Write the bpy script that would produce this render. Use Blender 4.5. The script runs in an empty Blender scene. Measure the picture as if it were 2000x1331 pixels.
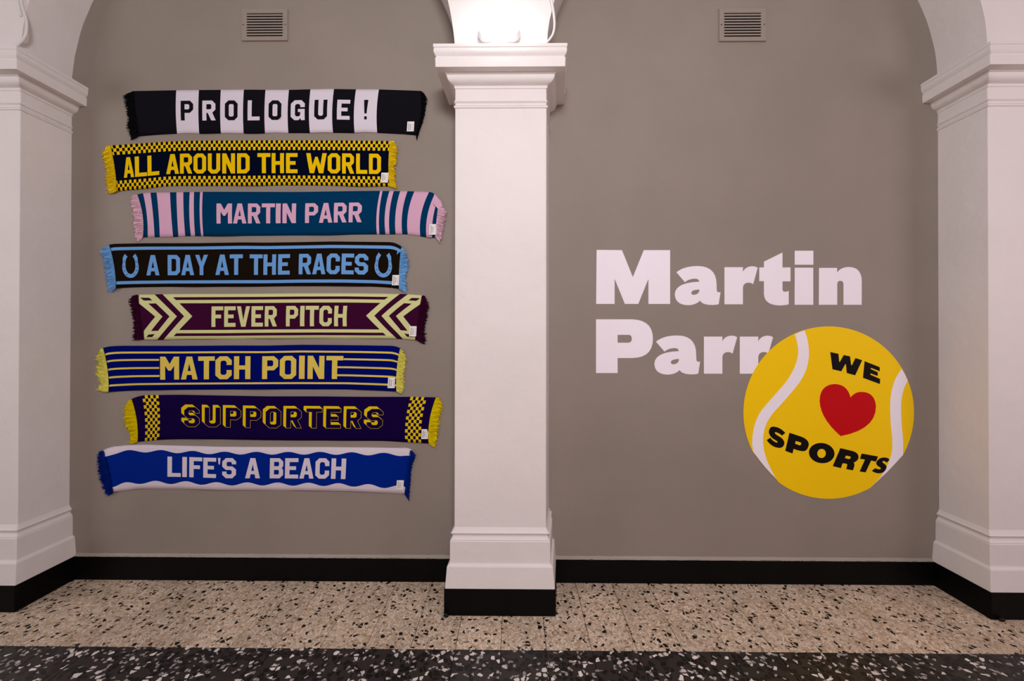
import bpy, bmesh, math, random
import numpy as np
from mathutils import Vector, Matrix
from mathutils.geometry import delaunay_2d_cdt

random.seed(7)
SC = bpy.context.scene
C = SC.collection

# ------------------------------------------------------------------ camera
F = 790.0                      # focal length in pixels of the 2000 px wide frame
CAM = Vector((0.0, -2.28, 1.376))
YAW, PITCH, ROLL = 0.009, 0.0044, 0.0013
R = (Matrix.Rotation(YAW, 3, 'Z') @ Matrix.Rotation(math.pi / 2 + PITCH, 3, 'X') @ Matrix.Rotation(ROLL, 3, 'Z'))
cd = bpy.data.cameras.new('camera'); cam = bpy.data.objects.new('camera', cd); C.objects.link(cam)
cam.matrix_world = Matrix.Translation(CAM) @ R.to_4x4()
cd.sensor_width = 36.0; cd.lens = F * 36.0 / 2000.0
SHIFT = -11.0
cd.shift_y = SHIFT / 2000.0
cd.clip_start = 0.02
SC.camera = cam


def P(x, y, Y=0.0):
    """the point of the plane at distance Y from the bay wall that the photograph shows at pixel x, y"""
    d = R @ Vector(((x - 1000.0) / F, -(y - 665.5 - SHIFT) / F, -1.0))
    return CAM + d * ((Y - CAM.y) / d.y)


# ------------------------------------------------------------------ world, lights, exposure
w = bpy.data.worlds.new('world'); SC.world = w; w.use_nodes = True
w.node_tree.nodes['Background'].inputs[0].default_value = (0.8, 0.8, 0.85, 1)
w.node_tree.nodes['Background'].inputs[1].default_value = 0.05


def area(loc, rot, sx, sy, power, col):
    l = bpy.data.lights.new('area', 'AREA'); l.shape = 'RECTANGLE'; l.size = sx; l.size_y = sy
    l.energy = power; l.color = col
    o = bpy.data.objects.new('area_light', l); C.objects.link(o); o.location = loc; o.rotation_euler = rot
    return o


# unseen area lights: central main, plus added low pink fill and outer-pillar fills
LIGHTS = [
    ((0.1, -3.4, 3.1), (66, 0, 0), 0.9, 0.6, 71, (1.0, 0.97, 0.965)),
    ((0.2, -4.1, 0.7), (92, 0, 0), 4.0, 0.8, 9, (1.0, 0.60, 0.66)),
    ((-4.3, -2.6, 2.3), (80, 0, -28), 1.1, 1.1, 24, (1.0, 0.99, 1.0)),
    ((4.3, -2.6, 2.3), (80, 0, 28), 1.1, 1.1, 27, (1.0, 0.85, 0.89)),
]
for loc_, rot_, sx_, sy_, pw_, col_ in LIGHTS:
    if pw_ > 0: area(loc_, tuple(math.radians(k) for k in rot_), sx_, sy_, pw_, col_)
BULB = 0.65
SC.view_settings.view_transform = 'Standard'
SC.view_settings.look = 'None'
SC.view_settings.exposure = 0.0
SC.view_settings.gamma = 1.0
SC.view_settings.use_curve_mapping = False


# ------------------------------------------------------------------ materials
def lin(h):
    h = h.lstrip('#'); r = []
    for i in (0, 2, 4):
        c = int(h[i:i + 2], 16) / 255
        r.append(c / 12.92 if c <= 0.04045 else ((c + 0.055) / 1.055) ** 2.4)
    return (*r, 1.0)


class N:
    def __init__(self, name, rough=0.7, spec=0.3):
        self.m = bpy.data.materials.new(name); self.m.use_nodes = True
        self.t = self.m.node_tree; self.b = self.t.nodes['Principled BSDF']
        self.b.inputs['Roughness'].default_value = rough
        self.b.inputs['Specular IOR Level'].default_value = spec

    def n(self, typ, **kw):
        x = self.t.nodes.new(typ)
        for k, v in kw.items():
            if k.startswith('i_'):
                x.inputs[int(k[2:]) if k[2:].isdigit() else k[2:]].default_value = v
            else:
                setattr(x, k, v)
        return x

    def l(self, a, b): self.t.links.new(a, b)

    def math(self, op, a, b=None, c=None):
        x = self.n('ShaderNodeMath', operation=op)
        for i, v in enumerate((a, b, c)):
            if v is None: continue
            if isinstance(v, (int, float)): x.inputs[i].default_value = v
            else: self.l(v, x.inputs[i])
        return x.outputs[0]

    def mix(self, fac, a, b, mode='MIX'):
        x = self.n('ShaderNodeMix', data_type='RGBA', blend_type=mode)
        for s, v in ((x.inputs[0], fac), (x.inputs[6], a), (x.inputs[7], b)):
            if isinstance(v, (int, float)): s.default_value = v
            elif isinstance(v, tuple): s.default_value = v
            else: self.l(v, s)
        return x.outputs[2]

    def ramp(self, v, a, b):
        x = self.n('ShaderNodeMapRange', interpolation_type='SMOOTHSTEP'); self.l(v, x.inputs[0])
        x.inputs[1].default_value = a; x.inputs[2].default_value = b
        return x.outputs[0]

    def noise(self, scale, detail=3, vec=None, dist=0.0):
        x = self.n('ShaderNodeTexNoise'); x.inputs['Scale'].default_value = scale
        x.inputs['Detail'].default_value = detail; x.inputs['Distortion'].default_value = dist
        self.l(vec if vec is not None else self.obj(), x.inputs['Vector'])
        return x.outputs[0]

    def obj(self):
        if not hasattr(self, '_o'):
            self._o = self.n('ShaderNodeTexCoord')
        return self._o.outputs['Object']

    def world(self):
        if not hasattr(self, '_g'):
            self._g = self.n('ShaderNodeNewGeometry')
        return self._g.outputs['Position']

    def col(self, v):
        if isinstance(v, tuple): self.b.inputs['Base Color'].default_value = v
        else: self.l(v, self.b.inputs['Base Color'])

    def bump(self, h, strength, dist):
        x = self.n('ShaderNodeBump'); x.inputs['Strength'].default_value = strength
        x.inputs['Distance'].default_value = dist
        self.l(h, x.inputs['Height']); self.l(x.outputs[0], self.b.inputs['Normal'])


def plaster(name, hexa, rough, b1, b2, mottle=0.06, sc=9):
    m = N(name, rough, 0.12 if name.startswith('black') else 0.25)
    base = lin(hexa)
    n1 = m.noise(2.3, 4, m.world()); n2 = m.noise(sc, 5, m.world(), 0.4); n3 = m.noise(170, 2, m.world())
    dark = tuple(c * (1 - mottle) for c in base[:3]) + (1,)
    lite = tuple(min(1, c * (1 + mottle)) for c in base[:3]) + (1,)
    m.col(m.mix(m.ramp(n1, 0.35, 0.65), dark, lite))
    h = m.math('ADD', m.math('MULTIPLY', n2, b1), m.math('MULTIPLY', n3, b2))
    m.bump(h, 1.0, 1.0)
    return m.m


def flat(name, hexa, rough=0.6, spec=0.3, bump=0.0, bs=300):
    m = N(name, rough, spec); m.col(lin(hexa))
    if bump: m.bump(m.noise(bs, 2), 1.0, bump)
    return m.m


def knit(name, hexa):
    m = N(name, 0.95, 0.03)
    base = lin(hexa)
    n = m.noise(700, 2, m.world())
    m.col(m.mix(n, tuple(c * 0.82 for c in base[:3]) + (1,), tuple(min(1, c * 1.18) for c in base[:3]) + (1,)))
    wv = m.n('ShaderNodeTexWave', wave_type='BANDS', bands_direction='Z')
    wv.inputs['Scale'].default_value = 95; wv.inputs['Distortion'].default_value = 1.2
    m.l(m.world(), wv.inputs['Vector'])
    m.bump(m.math('ADD', m.math('MULTIPLY', wv.outputs['Fac'], 0.0004), m.math('MULTIPLY', n, 0.0006)), 1.0, 1.0)
    return m.m


M = {}
M['taupe'] = plaster('taupe_wall_paint', '#928880', 0.62, 0.0022, 0.00035, 0.03, 7)
M['white'] = plaster('white_plaster', '#eae4e4', 0.55, 0.0035, 0.0004, 0.02, 11)
M['ceil'] = flat('white_ceiling_paint', '#e6e2df', 0.8)
M['rose'] = flat('rose_wall_paint', '#e6d9d9', 0.8)
M['black'] = plaster('black_skirting_paint', '#060606', 0.5, 0.002, 0.0003, 0.2, 14)
M['line'] = plaster('pale_plaster_line', '#a39a92', 0.7, 0.002, 0.0004)
M['vinyl'] = flat('white_vinyl', '#faf3ff', 0.55, 0.3)
M['ballyellow'] = flat('yellow_vinyl', '#ffd208', 0.55, 0.15)
M['red'] = flat('red_vinyl', '#c80a14', 0.55, 0.12)
M['vblack'] = flat('black_vinyl', '#110a0b', 0.55, 0.12)
M['dark'] = flat('vent_shade_black', '#060505', 0.9)  # black standing in for the shade inside the vents
M['vent'] = flat('painted_vent_metal', '#978c84', 0.55, 0.35)
M['cable'] = flat('white_cable_sheath', '#e4dede', 0.45, 0.4)
M['lamphouse'] = flat('white_lamp_housing', '#e8e8e8', 0.4, 0.4)
M['rubber'] = flat('black_rubber', '#141212', 0.7)
M['grout'] = flat('tile_joint_grout', '#2e2620', 0.9)
M['tag'] = flat('white_satin_label', '#f2eff0', 0.5)
M['tagink'] = flat('grey_label_print', '#6d6d72', 0.7)


def emis(name, col, s):
    m = N(name); m.b.inputs['Emission Color'].default_value = col; m.b.inputs['Emission Strength'].default_value = s
    return m.m


M['glow'] = emis('lit_lamp_lens', (1, 1, 1, 1), 14)


def terrazzo(name, dark, tint=0.0):
    m = N(name, 0.4, 0.4)
    info = m.n('ShaderNodeObjectInfo')
    off = m.n('ShaderNodeVectorMath', operation='MULTIPLY_ADD')
    comb = m.n('ShaderNodeCombineXYZ')
    m.l(info.outputs['Random'], comb.inputs[0]); m.l(m.math('MULTIPLY', info.outputs['Random'], 3.7), comb.inputs[1])
    m.l(comb.outputs[0], off.inputs[0]); off.inputs[1].default_value = (17, 11, 0); m.l(m.world(), off.inputs[2])
    nz = m.n('ShaderNodeTexNoise'); nz.inputs['Scale'].default_value = 60; m.l(off.outputs[0], nz.inputs['Vector'])
    wob = m.n('ShaderNodeVectorMath', operation='MULTIPLY_ADD')
    m.l(nz.outputs['Color'], wob.inputs[0]); wob.inputs[1].default_value = (0.009, 0.009, 0.0); m.l(off.outputs[0], wob.inputs[2])
    v = wob.outputs[0]

    def vor(scale, feat):
        x = m.n('ShaderNodeTexVoronoi', voronoi_dimensions='2D', feature=feat)
        x.inputs['Scale'].default_value = scale; m.l(v, x.inputs['Vector'])
        return x

    def chips(scale, r0, pick_lo, pick_hi):
        """1 where a stone chip of this layer lies"""
        e = vor(scale, 'DISTANCE_TO_EDGE'); c = vor(scale, 'F1')
        sep = m.n('ShaderNodeSeparateColor'); m.l(c.outputs['Color'], sep.inputs[0])
        rnd = sep.outputs[0]
        inside = m.ramp(e.outputs['Distance'], r0, r0 + 0.02)
        sel = m.math('MULTIPLY', m.math('GREATER_THAN', rnd, pick_lo), m.math('LESS_THAN', rnd, pick_hi))
        return m.math('MULTIPLY', inside, sel), sep.outputs[1], sep.outputs[2]
    if not dark:
        a, ra, rb = chips(88, 0.05, 0.12, 1.1)
        s, sa, sb = chips(190, 0.05, 0.22, 1.1)
        b, _, _ = chips(50, 0.15, 0.0, 0.15)
        c = m.mix(s, lin('#6c5945'), m.mix(sa, lin('#ad9479'), lin('#d8c2aa')))
        c = m.mix(a, c, m.mix(ra, lin('#c6aa90'), lin('#f5e2d0')))
        warm = m.noise(5, 3, m.world())
        c = m.mix(m.math('MULTIPLY', m.ramp(warm, 0.45, 0.75), 0.3), c, lin('#8f7c60'))
        c = m.mix(b, c, lin('#0b0c0b'))
    else:
        a, ra, rb = chips(40, 0.07, 0.45, 1.1)
        s, sa, sb = chips(80, 0.06, 0.88, 1.1)
        b, bb, _ = chips(44, 0.14, 0.85, 1.1)
        c = m.mix(a, lin('#322c29'), m.mix(ra, lin('#070707'), lin('#161313')))
        c = m.mix(s, c, lin('#a39b98'))
        c = m.mix(b, c, m.mix(bb, lin('#cfc4be'), lin('#f2e8e2')))
    var = m.math('MULTIPLY_ADD', info.outputs['Random'], 0.16, 0.90)
    hs = m.n('ShaderNodeHueSaturation'); m.l(var, hs.inputs['Value']); m.l(c, hs.inputs['Color'])
    m.col(hs.outputs[0])
    m.l(m.math('MULTIPLY_ADD', m.noise(14, 3, m.world()), 0.25, 0.28), m.b.inputs['Roughness'])
    return m.m


M['beige_tile'] = terrazzo('beige_terrazzo', False)
M['dark_tile'] = terrazzo('dark_terrazzo', True)


# ------------------------------------------------------------------ helpers
def mesh_obj(name, verts, faces, mats, parent=None, idx=None, smooth=False):
    me = bpy.data.meshes.new(name)
    me.from_pydata([tuple(v) for v in verts], [], faces)
    for m in (mats if isinstance(mats, (list, tuple)) else [mats]): me.materials.append(M[m] if isinstance(m, str) else m)
    if idx is not None: me.polygons.foreach_set('material_index', idx)
    if smooth: me.polygons.foreach_set('use_smooth', [True] * len(me.polygons))
    me.update()
    o = bpy.data.objects.new(name, me); C.objects.link(o)
    if parent is not None: o.parent = parent
    return o


def from_bm(name, bm, mats, parent=None, smooth=False):
    bmesh.ops.recalc_face_normals(bm, faces=bm.faces)
    me = bpy.data.meshes.new(name); bm.to_mesh(me); bm.free()
    for m in (mats if isinstance(mats, (list, tuple)) else [mats]): me.materials.append(M[m] if isinstance(m, str) else m)
    if smooth: me.polygons.foreach_set('use_smooth', [True] * len(me.polygons))
    o = bpy.data.objects.new(name, me); C.objects.link(o)
    if parent is not None: o.parent = parent
    return o


def box(bm, x0, x1, y0, y1, z0, z1, bev=0.0):
    vs = [bm.verts.new((x, y, z)) for x in (x0, x1) for y in (y0, y1) for z in (z0, z1)]
    fs = [bm.faces.new([vs[i] for i in q]) for q in ((0, 1, 3, 2), (4, 6, 7, 5), (0, 4, 5, 1), (2, 3, 7, 6), (0, 2, 6, 4), (1, 5, 7, 3))]
    if bev:
        es = list({e for f in fs for e in f.edges})
        bmesh.ops.bevel(bm, geom=es, offset=bev, segments=2, affect='EDGES', profile=0.5)


def empty(name, loc=(0, 0, 0)):
    o = bpy.data.objects.new(name, None); C.objects.link(o); o.location = loc; o.empty_display_size = 0.1
    return o


def tag(o, label, cat, kind=None, group=None):
    o['label'] = label; o['category'] = cat
    if kind: o['kind'] = kind
    if group: o['group'] = group
    return o


def under(o, root):
    """parent o (built in world space) to root, keeping its place"""
    o.parent = root; o.matrix_parent_inverse = Matrix.Translation(root.location).inverted()
    return o


def tube(name, pts, r, mat, parent=None, seg=8, sub=8):
    pts = [Vector(p) for p in pts]
    path = []
    for i in range(len(pts) - 1):
        p0, p1, p2, p3 = pts[max(i - 1, 0)], pts[i], pts[i + 1], pts[min(i + 2, len(pts) - 1)]
        for k in range(sub):
            t = k / sub
            path.append(0.5 * ((2 * p1) + (p2 - p0) * t + (2 * p0 - 5 * p1 + 4 * p2 - p3) * t * t + (3 * p1 - p0 - 3 * p2 + p3) * t ** 3))
    path.append(pts[-1])
    V, Fc = [], []
    for i, p in enumerate(path):
        d = (path[min(i + 1, len(path) - 1)] - path[max(i - 1, 0)]).normalized()
        a = d.cross(Vector((0.1, 1, 0.05))).normalized(); b = d.cross(a)
        for k in range(seg):
            t = 2 * math.pi * k / seg
            V.append(p + (a * math.cos(t) + b * math.sin(t)) * r)
        if i:
            for k in range(seg):
                Fc.append(((i - 1) * seg + k, (i - 1) * seg + (k + 1) % seg, i * seg + (k + 1) % seg, i * seg + k))
    Fc.append(tuple(range(seg))[::-1]); Fc.append(tuple(range((len(path) - 1) * seg, len(path) * seg)))
    return mesh_obj(name, V, Fc, mat, parent, smooth=True)


# ------------------------------------------------------------------ the setting
PROT = 0.24                                  # how far the pillar shafts stand out from the wall
HW = 0.2311
cx_mid = (P(888, 650, -PROT).x + P(1067, 650, -PROT).x) / 2
cx_l = P(36.5, 650, -PROT).x - HW
cx_r = P(1931.3, 650, -PROT).x + HW
per_l, per_r = cx_mid - cx_l, cx_r - cx_mid
PIERS = [cx_l - per_l, cx_l, cx_mid, cx_r, cx_r + per_r]
XL, XR = PIERS[0] - 1.2, PIERS[-1] + 1.2
ZC = 4.4
YB = -4.3
SPRING = 2.79

bm = bmesh.new(); box(bm, XL, XR, 0.0, 0.3, -0.05, ZC)
tag(from_bm('wall_back', bm, 'taupe'), 'taupe painted plaster wall behind the pillars, carrying scarves and vinyl lettering', 'wall', 'structure')
bm = bmesh.new(); box(bm, XL, XR, YB - 0.2, YB, -0.05, ZC)
tag(from_bm('wall_front', bm, 'rose'), 'plain pale wall across the corridor, behind the camera', 'wall', 'structure')
bm = bmesh.new(); box(bm, XL - 0.2, XL, YB, 0.3, -0.05, ZC)
tag(from_bm('wall_left', bm, 'ceil'), 'white end wall closing the corridor past the left pillars', 'wall', 'structure')
bm = bmesh.new(); box(bm, XR, XR + 0.2, YB, 0.3, -0.05, ZC)
tag(from_bm('wall_right', bm, 'ceil'), 'white end wall closing the corridor past the right pillars', 'wall', 'structure')
bm = bmesh.new(); box(bm, XL - 0.2, XR + 0.2, YB - 0.2, 0.3, ZC, ZC + 0.15)
tag(from_bm('ceiling', bm, 'ceil'), 'white ceiling above the arcade', 'ceiling', 'structure')

# arcade wall: white spandrels over the pillars, round arches over the bays
V, Fc = [], []


def quad(a, b, c, d):
    n = len(V); V.extend((a, b, c, d)); Fc.append((n, n + 1, n + 2, n + 3))


rr = random.Random(3)
edges = [XL] + [e for p in PIERS for e in (p - HW, p + HW)] + [XR]
for i in range(0, len(edges), 2):            # openings
    a, b = edges[i], edges[i + 1]
    if i == 0: a = b - (edges[3] - edges[2])
    if i == len(edges) - 2: b = a + (edges[3] - edges[2])
    r, cx = (b - a) / 2, (a + b) / 2
    n = 56; pts = []
    for k in range(n + 1):
        t = math.pi * (1 - k / n)
        j = 1 + (rr.uniform(-0.0016, 0.0016) if 0 < k < n else 0)
        pts.append((cx + r * math.cos(t) * j, SPRING + r * math.sin(t) * j))
    pts = [p for p in pts if XL <= p[0] <= XR]
    for (x0, z0), (x1, z1) in zip(pts, pts[1:]):
        quad((x0, -PROT, z0), (x1, -PROT, z1), (x1, -PROT, ZC), (x0, -PROT, ZC))
        quad((x0, -PROT, z0), (x0, 0.0, z0), (x1, 0.0, z1), (x1, -PROT, z1))
for p in PIERS:
    quad((p - HW, -PROT, SPRING - 0.02), (p + HW, -PROT, SPRING - 0.02), (p + HW, -PROT, ZC), (p - HW, -PROT, ZC))
    for s in (-1, 1):
        quad((p + s * HW, -PROT, SPRING - 0.02), (p + s * HW, 0, SPRING - 0.02), (p + s * HW, 0, SPRING), (p + s * HW, -PROT, SPRING))
o = mesh_obj('wall_arcade', V, Fc, 'white')
bm = bmesh.new(); bm.from_mesh(o.data); bmesh.ops.remove_doubles(bm, verts=bm.verts, dist=1e-5)
bmesh.ops.recalc_face_normals(bm, faces=bm.faces); bm.to_mesh(o.data); bm.free()
tag(o, 'white plastered arches springing from the pillar capitals', 'arch', 'structure')


# pillars
def loft(prof, mat, name, root, cx, skew=(0, 0), cap_top=False, cap_bot=False, seed=0):
    """profile of (projection, height) run round the three free sides of a pillar"""
    q = random.Random(seed)
    V, Fc = [], []
    NS = 1
    for (p, z) in prof:
        h, f = HW + p, PROT + p
        ring = [(-h + skew[0], 0.0), (-h, -f), (h, -f), (h + skew[1], 0.0)]
        V += [(cx + x, y, z) for x, y in ring]
    for i in range(len(prof) - 1):
        for k in range(3):
            a = i * 4 + k; b = a + 4
            Fc.append((a, a + 1, b + 1, b))
    if cap_top: n = (len(prof) - 1) * 4; Fc.append((n, n + 1, n + 2, n + 3))
    if cap_bot: Fc.append((3, 2, 1, 0))
    o = mesh_obj(name, V, Fc, mat)
    bm = bmesh.new(); bm.from_mesh(o.data)
    bmesh.ops.recalc_face_normals(bm, faces=bm.faces)
    # the outer face must look out
    c = Vector((cx, -PROT / 2, prof[0][1]))
    if sum((f.calc_center_median() - Vector((cx, -PROT / 2, f.calc_center_median().z))).dot(f.normal) for f in bm.faces) < 0:
        bmesh.ops.reverse_faces(bm, faces=bm.faces)
    es = [e for e in bm.edges if len(e.link_faces) == 2 and abs(e.verts[0].co.z - e.verts[1].co.z) > 1e-4 and abs(e.verts[0].co.y) > 0.05 and abs(abs((e.verts[0].co.x - cx)) - HW) < 0.12]
    bmesh.ops.bevel(bm, geom=es, offset=0.0035, segments=2, affect='EDGES', profile=0.5)
    bm.to_mesh(o.data); bm.free()
    return under(o, root)


def arc(p0, z0, p1, z1, bulge, n=8):
    out = []
    for k in range(n + 1):
        t = k / n
        nx, nz = (z1 - z0), -(p1 - p0)
        b = bulge * math.sin(math.pi * t)
        out.append((p0 + (p1 - p0) * t + nx * b, z0 + (z1 - z0) * t + nz * b))
    return out


PLINTH = [(0.0405, 0.130), (0.0395, 0.14), (0.0325, 0.232), (0.029, 0.238), (0.0215, 0.243), (0.020, 0.248), (0.0195, 0.352), (0.0165, 0.356)] + \
    arc(0.0185, 0.359, 0.0165, 0.392, -0.32) + [(0.010, 0.397), (0.006, 0.404), (0.0, 0.416)]
CAPITAL = [(0.0, 2.530), (0.0055, 2.533), (0.006, 2.540)] + arc(0.008, 2.542, 0.008, 2.5625, -0.45, 6) + \
    [(0.004, 2.566), (0.0, 2.577), (0.0, 2.628), (0.0045, 2.631), (0.0045, 2.641), (0.007, 2.643)] + \
    arc(0.008, 2.644, 0.039, 2.679, 0.18) + [(0.044, 2.681), (0.044, 2.687), (0.0845, 2.687), (0.0862, 2.732), (0.0815, 2.735), (0.0830, 2.740)] + \
    arc(0.085, 2.742, 0.0915, 2.776, 0.12, 6) + [(0.0945, 2.778), (0.0945, 2.793)]
plabels = ['plain white pillar beyond the left one, outside the picture', 'white pillar with moulded capital cut off by the left picture edge',
           'whole white central pillar between the scarves and the lettering', 'white pillar with moulded capital cut off by the right picture edge',
           'plain white pillar beyond the right one, outside the picture']
PIL = []
for i, cx in enumerate(PIERS):
    root = empty('pillar', (cx, -PROT / 2, 0)); tag(root, plabels[i], 'pillar', 'structure')
    sk_ = (0.015, 0.033) if i == 2 else (0, 0)
    loft([(0, 0.41), (0, 1.2), (0, 2.0), (0, 2.532)], 'white', 'shaft', root, cx, sk_)
    loft(PLINTH, 'white', 'plinth', root, cx, sk_)
    loft(CAPITAL, 'white', 'capital', root, cx, sk_, cap_top=True)
    o = loft([(0.0443, 0.0), (0.0443, 0.1295), (0.039, 0.131)], 'black', 'baseboard', root, cx, sk_, cap_top=True)
    o['label'] = 'black painted foot of the pillar'
    PIL.append(root)

# skirting of the bay wall, one run per bay, with the pale strip above it
for i in range(len(PIERS) - 1):
    a, b = PIERS[i] + HW + 0.03, PIERS[i + 1] - HW - 0.03
    bm = bmesh.new(); box(bm, a, b, -0.014, 0.0, 0.0, 0.132, 0.002)
    nm = ['baseboard_far_left', 'baseboard_left', 'baseboard_right', 'baseboard_far_right'][i]
    o = from_bm(nm, bm, 'black')
    tag(o, ['black skirting beyond the left pillar, outside the picture', 'black painted skirting under the wall with the scarves',
            'black painted skirting under the wall with the round yellow sticker', 'black skirting beyond the right pillar, outside the picture'][i], 'skirting', 'structure')
    q = random.Random(i)
    n = 90; V, Fc = [], []
    for k in range(n + 1):
        x = a + (b - a) * k / n
        z = 0.132 + q.uniform(-0.0006, 0.0012); t = 0.145 + q.uniform(-0.001, 0.0012)
        V += [(x, -0.0145, z - 0.001), (x, -0.006, z + 0.003), (x, -0.0006, t)]
    for k in range(n):
        for j in range(2):
            Fc.append((3 * k + j, 3 * k + 3 + j, 3 * k + 4 + j, 3 * k + 1 + j))
    mesh_obj('filler_strip', V, Fc, 'line', o)

# ------------------------------------------------------------------ floor of terrazzo tiles
T = 0.2
bm = bmesh.new(); box(bm, XL, XR, YB, 0.0, -0.06, -0.004)
floor = from_bm('floor', bm, 'grout')
tag(floor, 'terrazzo tile floor, beige by the wall with a dark band in front', 'floor', 'structure')
JX = P(1067, 1270, -0.5).x                 # a joint of the beige tiles


def row_y(y):                               # where a joint seen at this height lies on the floor
    d = R @ Vector((0, -(y - 665.5 - SHIFT) / F, -1.0)); return (CAM + d * (-CAM.z / d.z)).y


rows = [0.0, row_y(1157.5), row_y(1209.5), row_y(1270)]
for k in range(1, 12): rows.append(rows[3] - T * k)
rows = [y for y in rows if y > YB] + [YB]


def tile_mesh(wx, wy, mat):
    bm = bmesh.new(); g = 0.0011; b = 0.0008
    x0, x1, y0, y1 = g, wx - g, g, wy - g
    lo = [bm.verts.new(v) for v in ((x0, y0, -0.004), (x1, y0, -0.004), (x1, y1, -0.004), (x0, y1, -0.004))]
    mi = [bm.verts.new(v) for v in ((x0, y0, -b), (x1, y0, -b), (x1, y1, -b), (x0, y1, -b))]
    hi = [bm.verts.new(v) for v in ((x0 + b, y0 + b, 0), (x1 - b, y0 + b, 0), (x1 - b, y1 - b, 0), (x0 + b, y1 - b, 0))]
    for A, B in ((lo, mi), (mi, hi)):
        for k in range(4): bm.faces.new((A[k], A[(k + 1) % 4], B[(k + 1) % 4], B[k]))
    bm.faces.new(hi)
    me = bpy.data.meshes.new('tile'); bm.to_mesh(me); bm.free(); me.materials.append(M[mat])
    return me


q = random.Random(11)
rest_V, rest_F, rest_I = [], [], []
count = 0
k0 = math.floor((XL - JX) / T); k1 = math.ceil((XR - JX) / T)
for ri in range(len(rows) - 1):
    ya, yb = rows[ri + 1], rows[ri]
    dark = ri in (3, 4)
    mat = 'dark_tile' if dark else 'beige_tile'
    me = None
    for k in range(k0, k1):
        xa = max(JX + k * T, XL); xb = min(JX + (k + 1) * T, XR)
        if xb - xa < 0.01: continue
        if any(xa > p - HW - 0.03 and xb < p + HW + 0.03 and ya > -PROT for p in PIERS): continue
        lift = q.uniform(-0.0003, 0.0003)
        if ri < 7 and abs((xa + xb) / 2) < 3.95 - 0.13 * ri and count < 298:
            full = abs(xb - xa - T) < 1e-6
            if me is None or not full: m2 = tile_mesh(xb - xa, yb - ya, mat)
            if full and me is None: me = m2
            o = bpy.data.objects.new('tile', me if full else m2); C.objects.link(o); o.parent = floor
            o.location = (xa, ya, lift); count += 1
            if dark and ri == 3 and k == 6: o['label'] = 'blacker tile with few white chips'
        else:
            n = len(rest_V); g = 0.0007
            rest_V += [(xa + g, ya + g, 0), (xb - g, ya + g, 0), (xb - g, yb - g, 0), (xa + g, yb - g, 0),
                       (xa + g, ya + g, -.004), (xb - g, ya + g, -.004), (xb - g, yb - g, -.004), (xa + g, yb - g, -.004)]
            for f in ((0, 1, 2, 3), (4, 5, 1, 0), (5, 6, 2, 1), (6, 7, 3, 2), (7, 4, 0, 3)):
                rest_F.append(tuple(n + j for j in f)); rest_I.append(1 if dark else 0)
o = mesh_obj('tile_field', rest_V, rest_F, ['beige_tile', 'dark_tile'], floor, rest_I); o['kind'] = 'stuff'
print('tiles', count)

# ------------------------------------------------------------------ the two wall vents
def vent(cx_px, cy_px, wpx, hpx, label, seed):
    a = P(cx_px - wpx / 2, cy_px, 0); b = P(cx_px + wpx / 2, cy_px, 0)
    t = P(cx_px, cy_px - hpx / 2, 0); u = P(cx_px, cy_px + hpx / 2, 0)
    cx, cz = (a.x + b.x) / 2, (t.z + u.z) / 2; W, H = b.x - a.x, t.z - u.z
    root = empty('air_vent', (cx, 0, cz)); tag(root, label, 'vent', None, 'wall vents under the arches')
    ow, oh = W * 0.79 / 2, H * 0.73 / 2; W2, H2 = W / 2, H / 2
    bm = bmesh.new()
    # frame plate with a raised, bevelled opening
    loops = []
    for (x, z, y) in ((W2, H2, 0.0), (W2, H2, -0.0085), (W2 - 0.0015, H2 - 0.0015, -0.010), (ow + 0.006, oh + 0.006, -0.010), (ow + 0.003, oh + 0.003, -0.0085), (ow, oh, -0.0085), (ow, oh, -0.0005)):
        loops.append([bm.verts.new(v) for v in ((-x, y, -z), (x, y, -z), (x, y, z), (-x, y, z))])
    for A, B in zip(loops, loops[1:]):
        for k in range(4): bm.faces.new((A[k], A[(k + 1) % 4], B[(k + 1) % 4], B[k]))
    from_bm('frame', bm, 'vent', root)
    bm = bmesh.new(); box(bm, -ow, ow, -0.0008, 0.0, -oh, oh); from_bm('shade_panel', bm, 'dark', root)['label'] = 'black panel, painted shade of the opening behind the slats'  # flat black panel paints the shade of the vent opening
    slot = 2 * oh * 0.052; sl = (2 * oh - 9 * slot) / 8
    me = None
    for k in range(8):
        z = oh - slot * (k + 1) - sl * (k + 0.5)
        if me is None:
            bm = bmesh.new(); hh = sl / 2
            vs = [bm.verts.new(v) for s in (-ow, ow) for v in ((s, -0.0088, -hh), (s, -0.0088, hh * 0.9), (s, -0.0082, hh), (s, -0.0022, hh * 0.6), (s, -0.0022, -hh * 0.2), (s, -0.0078, -hh))]
            for j in range(6): bm.faces.new((vs[j], vs[(j + 1) % 6], vs[6 + (j + 1) % 6], vs[6 + j]))
            bm.faces.new(vs[:6]); bm.faces.new(vs[6:][::-1])
            o = from_bm('slat', bm, 'vent', root); me = o.data
        else:
            o = bpy.data.objects.new('slat', me); C.objects.link(o); o.parent = root
        o.location = (0, 0, z)
    for s in (-1, 1):
        bm = bmesh.new(); bmesh.ops.create_uvsphere(bm, u_segments=12, v_segments=6, radius=0.0035)
        for v in bm.verts: v.co.y *= 0.4
        o = from_bm('screw', bm, 'grout', root, True); o.location = (s * (ow + (W2 - ow) * 0.6), -0.0103, 0)
    return root


vent(518.5, 50.5, 89, 61.5, 'painted metal air vent above the black and white scarf', 1)
vent(1449, 50.5, 91, 63.5, 'painted metal air vent above the white lettering', 2)

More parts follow.
